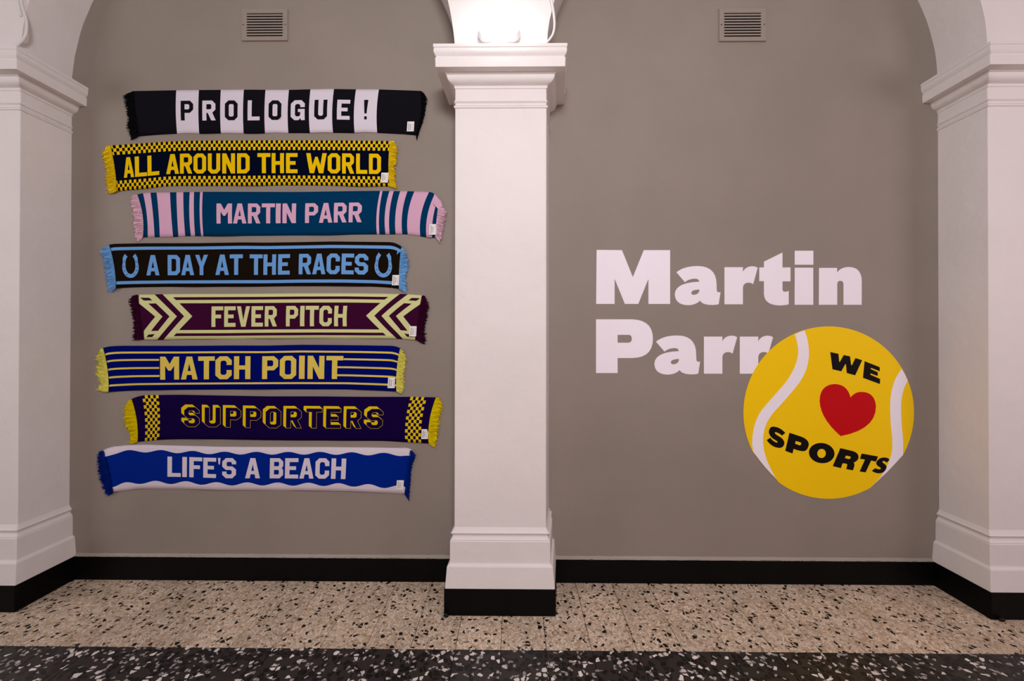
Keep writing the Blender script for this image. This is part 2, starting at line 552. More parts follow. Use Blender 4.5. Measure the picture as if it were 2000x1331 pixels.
# ------------------------------------------------------------------ lamp on the central capital, cables
lamp_root = empty('twin_floodlight', (cx_mid, -PROT - 0.06, 2.793))
tag(lamp_root, 'glaring white floodlight with two lit heads on the central capital', 'lamp')
bm = bmesh.new(); box(bm, cx_mid - 0.085, cx_mid + 0.085, -PROT - 0.052, -PROT - 0.004, 2.7935, 2.808, 0.003)
box(bm, cx_mid - 0.012, cx_mid + 0.012, -PROT - 0.045, -PROT - 0.02, 2.806, 2.86, 0.002)
under(from_bm('bracket', bm, 'lamphouse'), lamp_root)
LAMPS = []
for px in (948, 1000):
    c = P(px, 52, -PROT - 0.075)
    bm = bmesh.new()
    bmesh.ops.create_cone(bm, cap_ends=True, segments=28, radius1=0.042, radius2=0.03, depth=0.045)
    bmesh.ops.rotate(bm, verts=bm.verts, matrix=Matrix.Rotation(math.radians(90), 3, 'X'))
    bmesh.ops.translate(bm, verts=bm.verts, vec=(c.x, c.y + 0.024, c.z))
    hd = under(from_bm('lamp_head', bm, 'lamphouse'), lamp_root)
    bm = bmesh.new(); bmesh.ops.create_uvsphere(bm, u_segments=24, v_segments=12, radius=0.037)
    for v in bm.verts: v.co.y *= 0.25
    bmesh.ops.translate(bm, verts=bm.verts, vec=(c.x, c.y, c.z))
    ln = from_bm('lens', bm, 'glow', None, True); ln['label'] = 'brightly lit lens'
    ln.parent = hd; ln.matrix_parent_inverse = hd.matrix_parent_inverse.copy() if False else Matrix.Identity(4)
    ln.matrix_parent_inverse = Matrix.Identity(4)
    LAMPS.append(c)
bpy.context.view_layer.update()
for o in bpy.data.objects:
    if o.name.startswith('lens') and o.parent: o.matrix_parent_inverse = o.parent.matrix_world.inverted()
for px_ in (cx_mid,):
    for dx in (-0.062, 0.062):
        l = bpy.data.lights.new('lamp_bulb', 'POINT'); l.energy = BULB; l.shadow_soft_size = 0.03; l.color = (1.0, 1.0, 0.99)
        o = bpy.data.objects.new('lamp_light', l); C.objects.link(o); o.location = (px_ + dx, -PROT - 0.15, 2.90)

q1 = lambda x, y, d: tuple(P(x, y, -PROT - d))
tag(tube('cable', [q1(40, -30, .012), q1(41, 0, .012), q1(46, 20, .012), q1(51, 36, .014), q1(52.5, 52, .016), q1(50.5, 68, .016), q1(44, 80, .014), q1(36, 87, .012), q1(31, 92, .02)], 0.0068, 'cable'),
    'white cable looping down onto the capital at the left edge', 'cable', None, 'cables above the capitals')
tag(tube('cable', [q1(1068, -40, .012), q1(1073, -12, .012), q1(1078, 5, .012), q1(1082, 30, .014), q1(1083, 50, .016), q1(1080, 66, .016), q1(1074, 76, .014), q1(1067, 84, .012), q1(1060, 88, .012)], 0.0062, 'cable'),
    'white cable curving down beside the lamp on the central capital', 'cable', None, 'cables above the capitals')
tag(tube('cable_clip_strip', [q1(33, -30, .004), q1(35, 0, .004), q1(38, 18, .004), q1(41, 32, .004)], 0.005, 'white'),
    'short painted-over cable stub beside the loop at the left edge', 'cable')

# dark rubber knobs at the foot of two pillars
for (x, y, r, lab) in ((871, 1194, 0.0105, 'small dark lump on the floor at the foot of the central pillar'), (1957, 1203, 0.0105, 'small dark lump on the floor at the foot of the right pillar')):
    c = P(x, y, -PROT - 0.0443 - 0.012)
    bm = bmesh.new(); bmesh.ops.create_icosphere(bm, subdivisions=2, radius=r)
    rq = random.Random(x)
    for v in bm.verts: v.co *= rq.uniform(0.85, 1.1); v.co.x *= 1.25
    o = from_bm('rubber_lump', bm, 'rubber', None, True); o.location = (c.x, c.y, r * 0.93)
    tag(o, lab, 'debris')


# ------------------------------------------------------------------ vinyl lettering and round sticker
def path(pts, ox, oy, s, dx=0, dy=0, n=7):
    """TrueType-like outline: (x, y) on the curve, (x, y, 1) a quadratic control point"""
    P0 = [((p[0] + dx) / s + ox, (p[1] + dy) / s + oy, len(p) > 2) for p in pts]
    out = []; m = len(P0)
    st = next(i for i in range(m) if not P0[i][2])
    seq = P0[st:] + P0[:st] + [P0[st]]
    cur = seq[0]; out.append((cur[0], cur[1])); i = 1
    while i < len(seq):
        p = seq[i]
        if not p[2]: out.append((p[0], p[1])); cur = p; i += 1
        else:
            nx = seq[i + 1]
            e = nx if not nx[2] else ((p[0] + nx[0]) / 2, (p[1] + nx[1]) / 2, False)
            for k in range(1, n + 1):
                t = k / n
                out.append(((1 - t) ** 2 * cur[0] + 2 * t * (1 - t) * p[0] + t * t * e[0], (1 - t) ** 2 * cur[1] + 2 * t * (1 - t) * p[1] + t * t * e[1]))
            cur = e; i += 2 if not nx[2] else 1
    if len(out) > 1 and abs(out[0][0] - out[-1][0]) + abs(out[0][1] - out[-1][1]) < 1e-4: out.pop()
    return out


def inside(px, py, poly):
    x, y = np.asarray(px), np.asarray(py); r = np.zeros(x.shape, bool)
    q = np.array(poly); a = q; b = np.roll(q, -1, 0)
    for (x0, y0), (x1, y1) in zip(a, b):
        if y0 == y1: continue
        c = ((y0 > y) != (y1 > y)) & (x < (x1 - x0) * (y - y0) / (y1 - y0) + x0)
        r ^= c
    return r


def cdt(loops, extra=()):
    vs, es = [], []
    for L in loops:
        n = len(vs); vs += [Vector(p) for p in L]
        es += [(n + i, n + (i + 1) % len(L)) for i in range(len(L))]
    vs += [Vector(p) for p in extra]
    v, e, f, *_ = delaunay_2d_cdt(vs, es, [], 0, 1e-4)
    return v, [tuple(t) for t in f]


def decal(name, loops, front, mat, root, label=None, thick=0.0008):
    """a thin sheet of vinyl: loops of pixel outlines (even-odd), its face at distance front from the wall"""
    v, f = cdt(loops)
    cx = np.array([sum(v[i].x for i in t) / 3 for t in f]); cy = np.array([sum(v[i].y for i in t) / 3 for t in f])
    ins = np.zeros(cx.shape, bool)
    for L in loops: ins ^= inside(cx, cy, L)
    f = [t for t, k in zip(f, ins) if k]
    V = [P(p.x, p.y, -front) for p in v]; nV = len(V); V += [p + Vector((0, thick, 0)) for p in V]
    cnt = {}
    for t in f:
        for i in range(3):
            e = (t[i], t[(i + 1) % 3]); cnt[e] = 1
    Fc = [t[::-1] for t in f] + [tuple(i + nV for i in t) for t in f]
    for (a, b) in cnt:
        if (b, a) not in cnt: Fc.append((a, b, b + nV, a + nV))
    me = mesh_obj(name, V, Fc, mat)
    bm = bmesh.new(); bm.from_mesh(me.data); bmesh.ops.recalc_face_normals(bm, faces=bm.faces)
    bmesh.ops.delete(bm, geom=[x for x in bm.verts if not x.link_faces], context='VERTS'); bm.to_mesh(me.data); bm.free()
    under(me, root)
    if label: me['label'] = label
    return me


A1 = [(803, 320), (870, 266, 1), (990, 266), (1152, 268, 1), (1152, 430), (1153, 470), (1155, 502, 1), (1186, 492), (1170, 597), (1145, 604, 1), (1115, 604),
      (1030, 604, 1), (1008, 566), (970, 606, 1), (900, 606), (790, 600, 1), (790, 508), (796, 410, 1), (1000, 402), (1000, 376, 1), (965, 376), (915, 376, 1), (877, 406)]
A1H = [(1003, 470), (932, 472, 1), (932, 500), (935, 516, 1), (955, 516), (1003, 512, 1)]
R1 = [(1220, 276), (1380, 276), (1380, 316), (1405, 269, 1), (1460, 268), (1490, 268, 1), (1508, 282), (1468, 424), (1452, 410, 1), (1428, 410), (1380, 412, 1), (1380, 460), (1380, 598), (1220, 598)]
G1 = (1140, 460, 4.4368); G3 = (1420, 470, 4.59)
title = empty('wall_lettering', P(1420, 610, 0)); tag(title, 'two lines of large white vinyl lettering on the taupe wall, overlapped by a yellow sticker', 'lettering')
LET = [
    [path([(112, 126), (332, 128), (426, 362), (521, 128), (749, 128), (749, 595), (561, 595), (561, 378), (473, 595), (357, 595), (268, 376), (268, 595), (108, 595)], *G1)],
    [path(A1, *G1), path(A1H, *G1)], [path(R1, *G1)],
    [path([(497, 108), (497, 242), (569, 242), (569, 367), (497, 367), (497, 440), (500, 460, 1), (520, 460), (540, 460, 1), (553, 451), (553, 573), (515, 583, 1), (470, 583), (335, 580, 1), (331, 480), (331, 365), (289, 365), (289, 242), (331, 242), (331, 190)], *G3)],
    [path([(607, 244), (773, 244), (773, 577), (606, 577)], *G3), path([(607, 92), (774, 92), (774, 218), (607, 218)], *G3)],
    [path([(825, 246), (987, 246), (987, 288), (1020, 238, 1), (1095, 238), (1208, 240, 1), (1208, 370), (1207, 577), (1044, 577), (1044, 390), (1042, 362, 1), (1016, 362), (988, 362, 1), (988, 395), (988, 577), (823, 577)], *G3)],
    [path([(107, 728), (420, 728), (600, 735, 1), (600, 895), (600, 1062, 1), (420, 1064), (294, 1064), (294, 1194), (107, 1194)], *G1),
     path([(294, 863), (390, 863), (417, 865, 1), (417, 897), (417, 930, 1), (385, 931), (294, 931)], *G1)],
    [path(A1, *G1, -177, 602), path(A1H, *G1, -177, 602)], [path(R1, *G1, -178, 602)], [path(R1, *G1, 133, 602)],
]
for L in LET: decal('letter', L, 0.0013, 'vinyl', title)

G2 = (1420, 620, 3.5025)
ball = empty('round_sticker', P(1618, 806, 0)); tag(ball, 'round yellow ball sticker with white seams, black words and a red heart', 'sticker')
pts = []
for k in range(160):
    t = 2 * math.pi * k / 160
    x, y = 695.5 + 583.5 * math.cos(t), 653 + 590 * math.sin(t)
    if 182 < x < 336 and y > 900: x, y = x, 930 + (x - 184) / 152 * 178 + 8 * math.sin((x - 184) / 152 * math.pi)
    if 988 < x < 1206 and y > 900: x, y = x, 1160 - (x - 985) / 220 * 218 + 8 * math.sin((x - 985) / 220 * math.pi)
    pts.append((x, y))
decal('disc', [path(pts, *G2)], 0.0024, 'ballyellow', ball, 'yellow vinyl disc', 0.001)
decal('seam', [path([(463, 118), (488, 180, 1), (487, 250), (478, 345, 1), (395, 455), (300, 563), (240, 632), (172, 725, 1), (172, 870), (179, 918), (186, 931), (262, 1028), (338, 1108), (247, 960, 1), (246, 850), (245, 730, 1), (325, 645), (400, 562), (470, 480), (560, 370, 1), (560, 250), (560, 160, 1), (529, 91), (496, 102)], *G2)], 0.0033, 'vinyl', ball, 'white ball seam')
decal('seam', [path([(1195, 354), (1116, 450, 1), (1116, 620), (1120, 730), (1131, 830), (1131, 900), (1112, 1050, 1), (988, 1160), (1095, 1060), (1203, 944), (1205, 900), (1205, 850), (1190, 700, 1), (1190, 620), (1190, 510, 1), (1236, 434), (1217, 392)], *G2)], 0.0033, 'vinyl', ball, 'white ball seam')
decal('heart', [path([(845, 550), (825, 460, 1), (737, 457), (634, 463, 1), (634, 575), (640, 695, 1), (778, 814), (1020, 768, 1), (1019, 610), (1012, 512, 1), (920, 511), (872, 512, 1)], *G2)], 0.0033, 'red', ball, 'red heart')
GW = (1600, 670, 13.307); GS = (1470, 820, 6.8966)


def ell(cx, cy, rx, ry, a=0, n=40):
    return [(cx + rx * math.cos(t) * math.cos(a) - ry * math.sin(t) * math.sin(a), cy + rx * math.cos(t) * math.sin(a) + ry * math.sin(t) * math.cos(a)) for t in (2 * math.pi * k / n for k in range(n))]


BL = [
    [path([(290, 240), (500, 285), (522, 495), (540, 495), (640, 318), (800, 352), (832, 578), (855, 580), (945, 398), (1118, 452), (935, 845), (720, 785), (698, 560), (680, 552), (575, 742), (347, 688)], *GW)],
    [path([(1183, 478), (1572, 632), (1575, 740), (1355, 652), (1335, 655, 1), (1345, 685), (1522, 765), (1522, 862), (1345, 798), (1325, 800, 1), (1335, 830), (1585, 940), (1578, 1072), (1140, 910)], *GW)],
    [path([(440, 180), (398, 217), (350, 175, 1), (305, 169), (293, 176, 1), (305, 190), (330, 213, 1), (375, 238), (428, 272, 1), (428, 325), (415, 386, 1), (350, 382), (255, 372, 1), (190, 277), (238, 245), (290, 310, 1), (335, 311), (342, 298, 1), (320, 285), (222, 235, 1), (219, 165), (228, 93, 1), (280, 95), (370, 100, 1)], *GS)],
    [path([(497, 178), (660, 232), (757, 272, 1), (757, 335), (742, 427, 1), (680, 427), (635, 425, 1), (552, 395), (538, 458), (440, 422)], *GS),
     path([(580, 288), (640, 305), (660, 313, 1), (655, 330), (647, 350, 1), (630, 347), (572, 325)], *GS)],
    [path(ell(931, 452, 173, 136, 0.13), *GS), path(ell(929, 457, 58, 62, 0.1), *GS)],
    [path([(1183, 385), (1350, 425), (1430, 450, 1), (1427, 512), (1415, 565, 1), (1362, 577), (1377, 600, 1), (1368, 635), (1352, 685), (1262, 668), (1275, 618), (1280, 600, 1), (1260, 595), (1232, 590), (1212, 586, 1), (1206, 604), (1190, 655), (1080, 628)], *GS),
     path([(1258, 485), (1312, 497), (1327, 503, 1), (1322, 517), (1312, 535, 1), (1290, 532), (1242, 518)], *GS)],
    [path([(1470, 458), (1690, 498), (1662, 568), (1597, 552), (1522, 712), (1443, 700), (1515, 540), (1447, 528)], *GS)],
    [path([(1842, 545), (1808, 582), (1785, 560, 1), (1762, 558), (1742, 566, 1), (1755, 583), (1812, 612, 1), (1803, 655), (1775, 728, 1), (1690, 725), (1632, 715, 1), (1608, 690), (1655, 655), (1690, 676, 1), (1725, 668), (1738, 652, 1), (1700, 635), (1645, 600, 1), (1680, 555), (1715, 505, 1), (1790, 512), (1838, 520, 1)], *GS)],
]
for L in BL: decal('letter', L, 0.0033, 'vblack', ball)

# ------------------------------------------------------------------ block letters of the scarves (10 units high)
O6 = [(1.7, 0), (4.7, 0), (6.4, 1.7), (6.4, 8.3), (4.7, 10), (1.7, 10), (0, 8.3), (0, 1.7)]
GL = {
    'O': (6.4, [O6, [(2.5, 1.9), (3.9, 1.9), (4.4, 2.4), (4.4, 7.6), (3.9, 8.1), (2.5, 8.1), (2, 7.6), (2, 2.4)]]),
    'D': (6.4, [[(0, 0), (4.7, 0), (6.4, 1.7), (6.4, 8.3), (4.7, 10), (0, 10)], [(2, 1.9), (3.8, 1.9), (4.4, 2.6), (4.4, 7.4), (3.8, 8.1), (2, 8.1)]]),
    'P': (6.4, [[(0, 0), (2, 0), (2, 3.8), (4.7, 3.8), (6.4, 5.5), (6.4, 8.3), (4.7, 10), (0, 10)], [(2, 5.6), (3.9, 5.6), (4.4, 6.1), (4.4, 7.7), (3.9, 8.2), (2, 8.2)]]),
    'R': (6.5, [[(0, 0), (2, 0), (2, 3.8), (2.7, 3.8), (4.3, 0), (6.5, 0), (4.9, 3.9), (6.4, 5.4), (6.4, 8.3), (4.7, 10), (0, 10)], [(2, 5.6), (3.9, 5.6), (4.4, 6.1), (4.4, 7.7), (3.9, 8.2), (2, 8.2)]]),
    'B': (6.4, [[(0, 0), (4.7, 0), (6.4, 1.7), (6.4, 4.2), (5.7, 5.1), (6.4, 6), (6.4, 8.3), (4.7, 10), (0, 10)], [(2, 1.9), (4, 1.9), (4.4, 2.3), (4.4, 3.8), (4, 4.2), (2, 4.2)], [(2, 6), (4, 6), (4.4, 6.4), (4.4, 7.8), (4, 8.2), (2, 8.2)]]),
    'L': (5.9, [[(0, 0), (5.9, 0), (5.9, 1.9), (2, 1.9), (2, 10), (0, 10)]]),
    'I': (2.0, [[(0, 0), (2, 0), (2, 10), (0, 10)]]),
    'T': (6.4, [[(2.2, 0), (4.2, 0), (4.2, 8.1), (6.4, 8.1), (6.4, 10), (0, 10), (0, 8.1), (2.2, 8.1)]]),
    'H': (6.4, [[(0, 0), (2, 0), (2, 4.2), (4.4, 4.2), (4.4, 0), (6.4, 0), (6.4, 10), (4.4, 10), (4.4, 6.0), (2, 6.0), (2, 10), (0, 10)]]),
    'E': (5.9, [[(0, 0), (5.9, 0), (5.9, 1.9), (2, 1.9), (2, 4.2), (4.9, 4.2), (4.9, 6), (2, 6), (2, 8.1), (5.9, 8.1), (5.9, 10), (0, 10)]]),
    'F': (5.9, [[(0, 0), (2, 0), (2, 4.2), (4.9, 4.2), (4.9, 6), (2, 6), (2, 8.1), (5.9, 8.1), (5.9, 10), (0, 10)]]),
    'A': (6.9, [[(0, 0), (2.1, 0), (2.5, 2), (4.4, 2), (4.8, 0), (6.9, 0), (4.6, 10), (2.3, 10)], [(2.8, 3.7), (4.1, 3.7), (3.45, 7.0)]]),
    'M': (7.6, [[(0, 0), (2, 0), (2, 6), (3.3, 3.9), (4.3, 3.9), (5.6, 6), (5.6, 0), (7.6, 0), (7.6, 10), (5.5, 10), (3.8, 6.8), (2.1, 10), (0, 10)]]),
    'N': (6.4, [[(0, 0), (2, 0), (2, 5.4), (4.4, 0), (6.4, 0), (6.4, 10), (4.4, 10), (4.4, 4.7), (2.0, 10), (0, 10)]]),
    'U': (6.4, [[(1.7, 0), (4.7, 0), (6.4, 1.7), (6.4, 10), (4.4, 10), (4.4, 2.5), (3.8, 1.9), (2.6, 1.9), (2, 2.5), (2, 10), (0, 10), (0, 1.7)]]),
    'G': (6.6, [[(1.7, 0), (3.6, 0), (4.6, 1.0), (4.8, 0), (6.6, 0), (6.6, 5.6), (3.4, 5.6), (3.4, 4.1), (4.5, 4.1), (4.5, 2.6), (3.9, 1.9), (2.6, 1.9), (2, 2.6), (2, 7.4), (2.6, 8.1), (3.9, 8.1), (4.5, 7.4), (4.5, 6.5), (6.6, 6.5), (6.6, 8.3), (4.9, 10), (1.7, 10), (0, 8.3), (0, 1.7)]]),
    'C': (6.4, [[(1.7, 0), (4.7, 0), (6.4, 1.7), (6.4, 4.0), (4.4, 4.0), (4.4, 2.6), (3.8, 1.9), (2.6, 1.9), (2, 2.6), (2, 7.4), (2.6, 8.1), (3.8, 8.1), (4.4, 7.4), (4.4, 6.2), (6.4, 6.2), (6.4, 8.3), (4.7, 10), (1.7, 10), (0, 8.3), (0, 1.7)]]),
    'S': (6.4, [[(1.7, 0), (4.7, 0), (6.4, 1.7), (6.4, 4.3), (4.7, 5.9), (2.5, 5.9), (2, 6.4), (2, 7.6), (2.5, 8.1), (3.9, 8.1), (4.4, 7.7), (4.4, 6.9), (6.4, 6.9), (6.4, 8.3), (4.7, 10), (1.7, 10), (0, 8.3), (0, 5.7), (1.7, 4.1), (3.9, 4.1), (4.4, 3.6), (4.4, 2.4), (3.9, 1.9), (2.5, 1.9), (2, 2.4), (2, 3.3), (0, 3.3), (0, 1.7)]]),
    'V': (6.9, [[(2.3, 0), (4.6, 0), (6.9, 10), (4.8, 10), (3.45, 3.2), (2.1, 10), (0, 10)]]),
    'W': (10, [[(1.7, 0), (3.8, 0), (5, 4.6), (6.2, 0), (8.3, 0), (10, 10), (7.9, 10), (6.9, 4.0), (5.6, 8.2), (4.4, 8.2), (3.1, 4.0), (2.1, 10), (0, 10)]]),
    'Y': (6.9, [[(2.45, 0), (4.45, 0), (4.45, 4.1), (6.9, 10), (4.7, 10), (3.45, 6.4), (2.2, 10), (0, 10), (2.45, 4.1)]]),
    "'": (2.0, [[(0.5, 6.8), (1.5, 6.8), (2, 10), (0, 10)]]),
    '!': (2.0, [[(0.5, 3), (1.5, 3), (2, 10), (0, 10)], [(0.4, 0), (1.6, 0), (1.6, 1.6), (0.4, 1.6)]]),
}


def interp(tab, u):
    xs = [t[0] for t in tab]
    return np.interp(u, xs, [t[1] for t in tab])


def smooth_tab(tab):
    """resample a polyline softly so that edges bend instead of kinking"""
    xs = np.arange(tab[0][0], tab[-1][0] + 0.01, 2.0); ys = interp(tab, xs)
    k = np.ones(9) / 9
    yp = np.concatenate([2 * ys[0] - ys[4:0:-1], ys, 2 * ys[-1] - ys[-2:-6:-1]])
    return list(zip(xs, np.convolve(yp, k, 'valid')))


def scarf(spec):
    """a knitted scarf: outline from its upper and lower edges, pattern knitted in as separate faces"""
    u0, u1 = spec['u']; H = 86.0
    top, bot = smooth_tab(spec['top']), smooth_tab(spec['bot'])       # (x, y) of the edges
    tx, bx = spec['tx'], spec['bx']                                   # (u, dx) how far edge points lie from the middle line's u
    sd = random.Random(spec['seed']); ph = [sd.uniform(0, 6.28) for _ in range(8)]

    def depth(u, v):
        d = 0.0055 + 0.0085 * (max(0.0, 4 * v * (1 - v)) ** 0.4)
        d += 0.0028 * math.sin(u / 37 + ph[0] + 1.5 * v) * v + 0.0018 * math.sin(u / 17 + ph[1] - 2 * v) * v
        d += 0.0016 * math.sin(u / 61 + ph[2]) * (1 - v) + 0.0012 * math.sin(v * 5 + u / 25 + ph[3])
        e = min(u - u0, u1 - u)
        d += 0.006 * math.exp(-(e / 16) ** 2) * (0.6 + math.sin(v * 7 + ph[4]) * 0.7)
        for (fu, fw, fh, fs) in spec.get('folds', ()):
            d += fh * math.exp(-((u - fu - fs * (v - 0.5)) / fw) ** 2)
        return max(d, 0.0035)

    def pix(u, v):
        a, b = interp(tx, u), interp(bx, u)
        # quadratic through (0, a), (0.5, 0), (1, b)
        dx = a * (1 - v) * (1 - 2 * v) + b * v * (2 * v - 1)
        yt = interp(top, u + a); yb = interp(bot, u + b)
        return u + dx, yt + (yb - yt) * v

    def W(u, v, extra=0.0):
        x, y = pix(u, v)
        return P(float(x), float(y), -depth(u, v) - extra)

    root = empty('football_scarf', P(*[float(k) for k in pix((u0 + u1) / 2, 0.5)], 0))
    tag(root, spec['label'], 'scarf', None, 'fringed football scarves pinned in a column')
    mats = [knit(spec['name'] + '_yarn', h) for h in spec['cols']]
    # shapes: (loops in u, v; material; is lettering)
    shapes = []
    for (loops, m) in spec['shapes']: shapes.append((loops, m, 0))
    v0, v1 = spec['lv']
    for li, (ch, a, b, m) in enumerate(spec['letters'], 1):
        wd, gl = GL[ch]
        L = [[(a + (b - a) * x / wd, v1 + (v0 - v1) * y / 10) for x, y in lp] for lp in gl]
        if spec.get('relief'):
            ox, oy = spec['relief']
            for lp in L:
                for (p, q_) in zip(lp, lp[1:] + lp[:1]):
                    shapes.append(([[p, q_, (q_[0] + ox, q_[1] + oy), (p[0] + ox, p[1] + oy)]], m, li))
            shapes.append(([[(x + ox, y + oy) for x, y in lp] for lp in L], m, li))
            shapes.append((L, 0, li))
            for lp in L:
                for (p, q_) in zip(lp, lp[1:] + lp[:1]):
                    dx, dy = q_[0] - p[0], (q_[1] - p[1]) * H; l_ = math.hypot(dx, dy); wx, wy = -dy / l_ * 0.22, dx / l_ * 0.22 / H
                    ex, ey = dx / l_ * 0.22, dy / l_ * 0.22 / H
                    shapes.append(([[(p[0] + wx - ex, p[1] + wy - ey), (q_[0] + wx + ex, q_[1] + wy + ey), (q_[0] - wx + ex, q_[1] - wy + ey), (p[0] - wx - ex, p[1] - wy - ey)]], m, li))
        else:
            shapes.append((L, m, li))
    vs, es = [], []

    def add(lp, step=7.0):
        n0 = len(vs)
        for (p, q_) in zip(lp, lp[1:] + lp[:1]):
            n = max(1, int(math.hypot(q_[0] - p[0], (q_[1] - p[1]) * H) / step))
            for k in range(n): vs.append(Vector((p[0] + (q_[0] - p[0]) * k / n, min(max((p[1] + (q_[1] - p[1]) * k / n), 0), 1) * H)))
        n = len(vs) - n0
        es.extend((n0 + i, n0 + (i + 1) % n) for i in range(n))
    add([(u0, 0), (u1, 0), (u1, 1), (u0, 1)], 4.0)
    for (loops, m, t) in shapes:
        for lp in loops: add([(min(max(a, u0), u1), b) for a, b in lp])
    nu = int((u1 - u0) / 6)
    for i in range(1, nu):
        for j in range(1, 12): vs.append(Vector((u0 + (u1 - u0) * i / nu + (0.37 if j % 2 else 0), H * j / 12)))
    vv, ee, ff, *_ = delaunay_2d_cdt(vs, es, [], 0, 1e-3)
    ff = [t for t in ff if len(t) == 3]
    cu = np.array([(vv[t[0]].x + vv[t[1]].x + vv[t[2]].x) / 3 for t in ff]); cv = np.array([(vv[t[0]].y + vv[t[1]].y + vv[t[2]].y) / 3 for t in ff]) / H
    keep = (cu > u0) & (cu < u1) & (cv > 0) & (cv < 1)
    mi = np.zeros(len(ff), int); lt = np.zeros(len(ff), int)
    for (loops, m, t) in shapes:
        allp = [p for lp in loops for p in lp]
        x0, x1 = min(p[0] for p in allp), max(p[0] for p in allp)
        near = np.where((cu >= x0) & (cu <= x1))[0]
        if not len(near): continue
        ins = np.zeros(len(near), bool)
        for lp in loops: ins ^= inside(cu[near], cv[near], lp)
        mi[near[ins]] = m; lt[near[ins]] = t
    co = [W(p.x, p.y / H) for p in vv]
    for nm, sel in [('knitted_panel', keep & (lt == 0))] + [('letter', keep & (lt == k)) for k in range(1, len(spec['letters']) + 1)]:
        idx = np.where(sel)[0]
        Fc = []; I = []
        V = list(co)
        tris = [ff[i] for i in idx]
        Fc = [t[::-1] for t in tris]; I = [int(mi[i]) for i in idx]
        if nm == 'knitted_panel':                  # thickness along the outer edge
            bound = {}
            for i in np.where(keep)[0]:
                t = ff[i]
                for k in range(3): bound[(t[k], t[(k + 1) % 3])] = i
            nb = {}
            for (a, b), i in bound.items():
                if (b, a) in bound: continue
                for k in (a, b):
                    if k not in nb: nb[k] = len(V); V.append(Vector((co[k].x, -0.0012, co[k].z)))
                Fc.append((a, b, nb[b], nb[a])); I.append(int(mi[i]))
        used = sorted({k for f in Fc for k in f}); rm = {k: i for i, k in enumerate(used)}
        o = mesh_obj(nm, [V[k] for k in used], [tuple(rm[k] for k in f) for f in Fc], mats, None, I, True)
        under(o, root)
    # fringes
    for side in (0, 1):
        ue = u1 if side else u0; sgn = 1 if side else -1
        out = spec['fr'][side]                      # (v, x, y) of the tips
        ys = [t[0] for t in out]
        V, Fc = [], []
        n = 150
        for i in range(n):
            v = (i + 0.5) / n + sd.uniform(-0.006, 0.006); v = min(max(v, 0.003), 0.997)
            x0, y0 = pix(ue, v); x0 -= sgn * 2.2
            cl = round(v * 15 + sd.uniform(-0.2, 0.2)) / 15
            vt = v * 0.55 + cl * 0.45
            xt = np.interp(vt, ys, [t[1] for t in out]); yt = np.interp(vt, ys, [t[2] for t in out])
            k_ = sd.uniform(0.76, 1.06)
            xt = x0 + (xt - x0) * k_; yt = y0 + (yt - y0) * k_
            xt += sd.uniform(-0.9, 0.9); yt += sd.uniform(-1.0, 1.0)
            d0 = depth(ue, v) + 0.0012 + (i % 3) * 0.0008; dm = max(0.006, d0 * 0.8) + sd.uniform(-0.002, 0.005)
            d1 = 0.004 + sd.uniform(0, 0.008)
            wv = sd.uniform(-1.3, 1.3)
            ring = []
            m_ = 6
            for k in range(m_ + 1):
                t = k / m_
                x = x0 + (xt - x0) * t; y = y0 + (yt - y0) * t + wv * math.sin(t * math.pi) + math.sin(t * 7 + i) * 0.25
                d = (1 - t) ** 2 * d0 + 2 * t * (1 - t) * dm + t * t * d1
                c = P(float(x), float(y), -d); rad = 0.0016 * (1 - 0.45 * t)
                nb = len(V)
                for a in (0.5, 2.6, 4.7): V.append(c + Vector((0.3 * math.cos(a) * rad, math.sin(a) * rad, math.cos(a) * rad)))
                if k:
                    for j in range(3): Fc.append((nb - 3 + j, nb - 3 + (j + 1) % 3, nb + (j + 1) % 3, nb + j))
        nv, nt = 90, 7                                # the dense woven root of the fringe
        base_ = len(V)
        for i in range(nv + 1):
            v = i / nv
            x0, y0 = pix(ue, v); x0 -= sgn * 1.6
            xt = np.interp(v, ys, [t[1] for t in out]); yt = np.interp(v, ys, [t[2] for t in out])
            rag = 0.80 + 0.12 * math.sin(v * 47 + ph[5]) * math.sin(v * 19 + ph[6]) + sd.uniform(-0.05, 0.05)
            for k in range(nt + 1):
                t = k / nt * rag
                d = depth(ue, v) * (1 - t) + 0.005 * t + 0.0025 * math.sin(v * 62 + ph[7] + t) * t + 0.0008
                V.append(P(float(x0 + (xt - x0) * t), float(y0 + (yt - y0) * t), -max(d, 0.003)))
        for i in range(nv):
            for k in range(nt):
                a_ = base_ + i * (nt + 1) + k
                Fc.append((a_, a_ + 1, a_ + nt + 2, a_ + nt + 1))
        fm = knit(spec['name'] + '_fringe_yarn', spec['frcol'])
        o = mesh_obj('fringe', V, Fc, fm, None, None, True); o['kind'] = 'stuff'; under(o, root)
    for (pts3, m) in spec.get('flaps', ()):          # folded-over corners
        V = [P(x, y, -d) for x, y, d in pts3]; n = len(V); V += [p + Vector((0, 0.003, 0)) for p in V]
        Fc = [tuple(range(n)), tuple(range(n, 2 * n))[::-1]] + [(i, (i + 1) % n, n + (i + 1) % n, n + i) for i in range(n)]
        o = mesh_obj('folded_corner', V, Fc, mats[m]); under(o, root)
    # sewn label
    x0, x1, ya, yb = spec['tag']; d = 0.019 + spec.get('tagd', 0)
    sk = 1.2
    bm = bmesh.new()
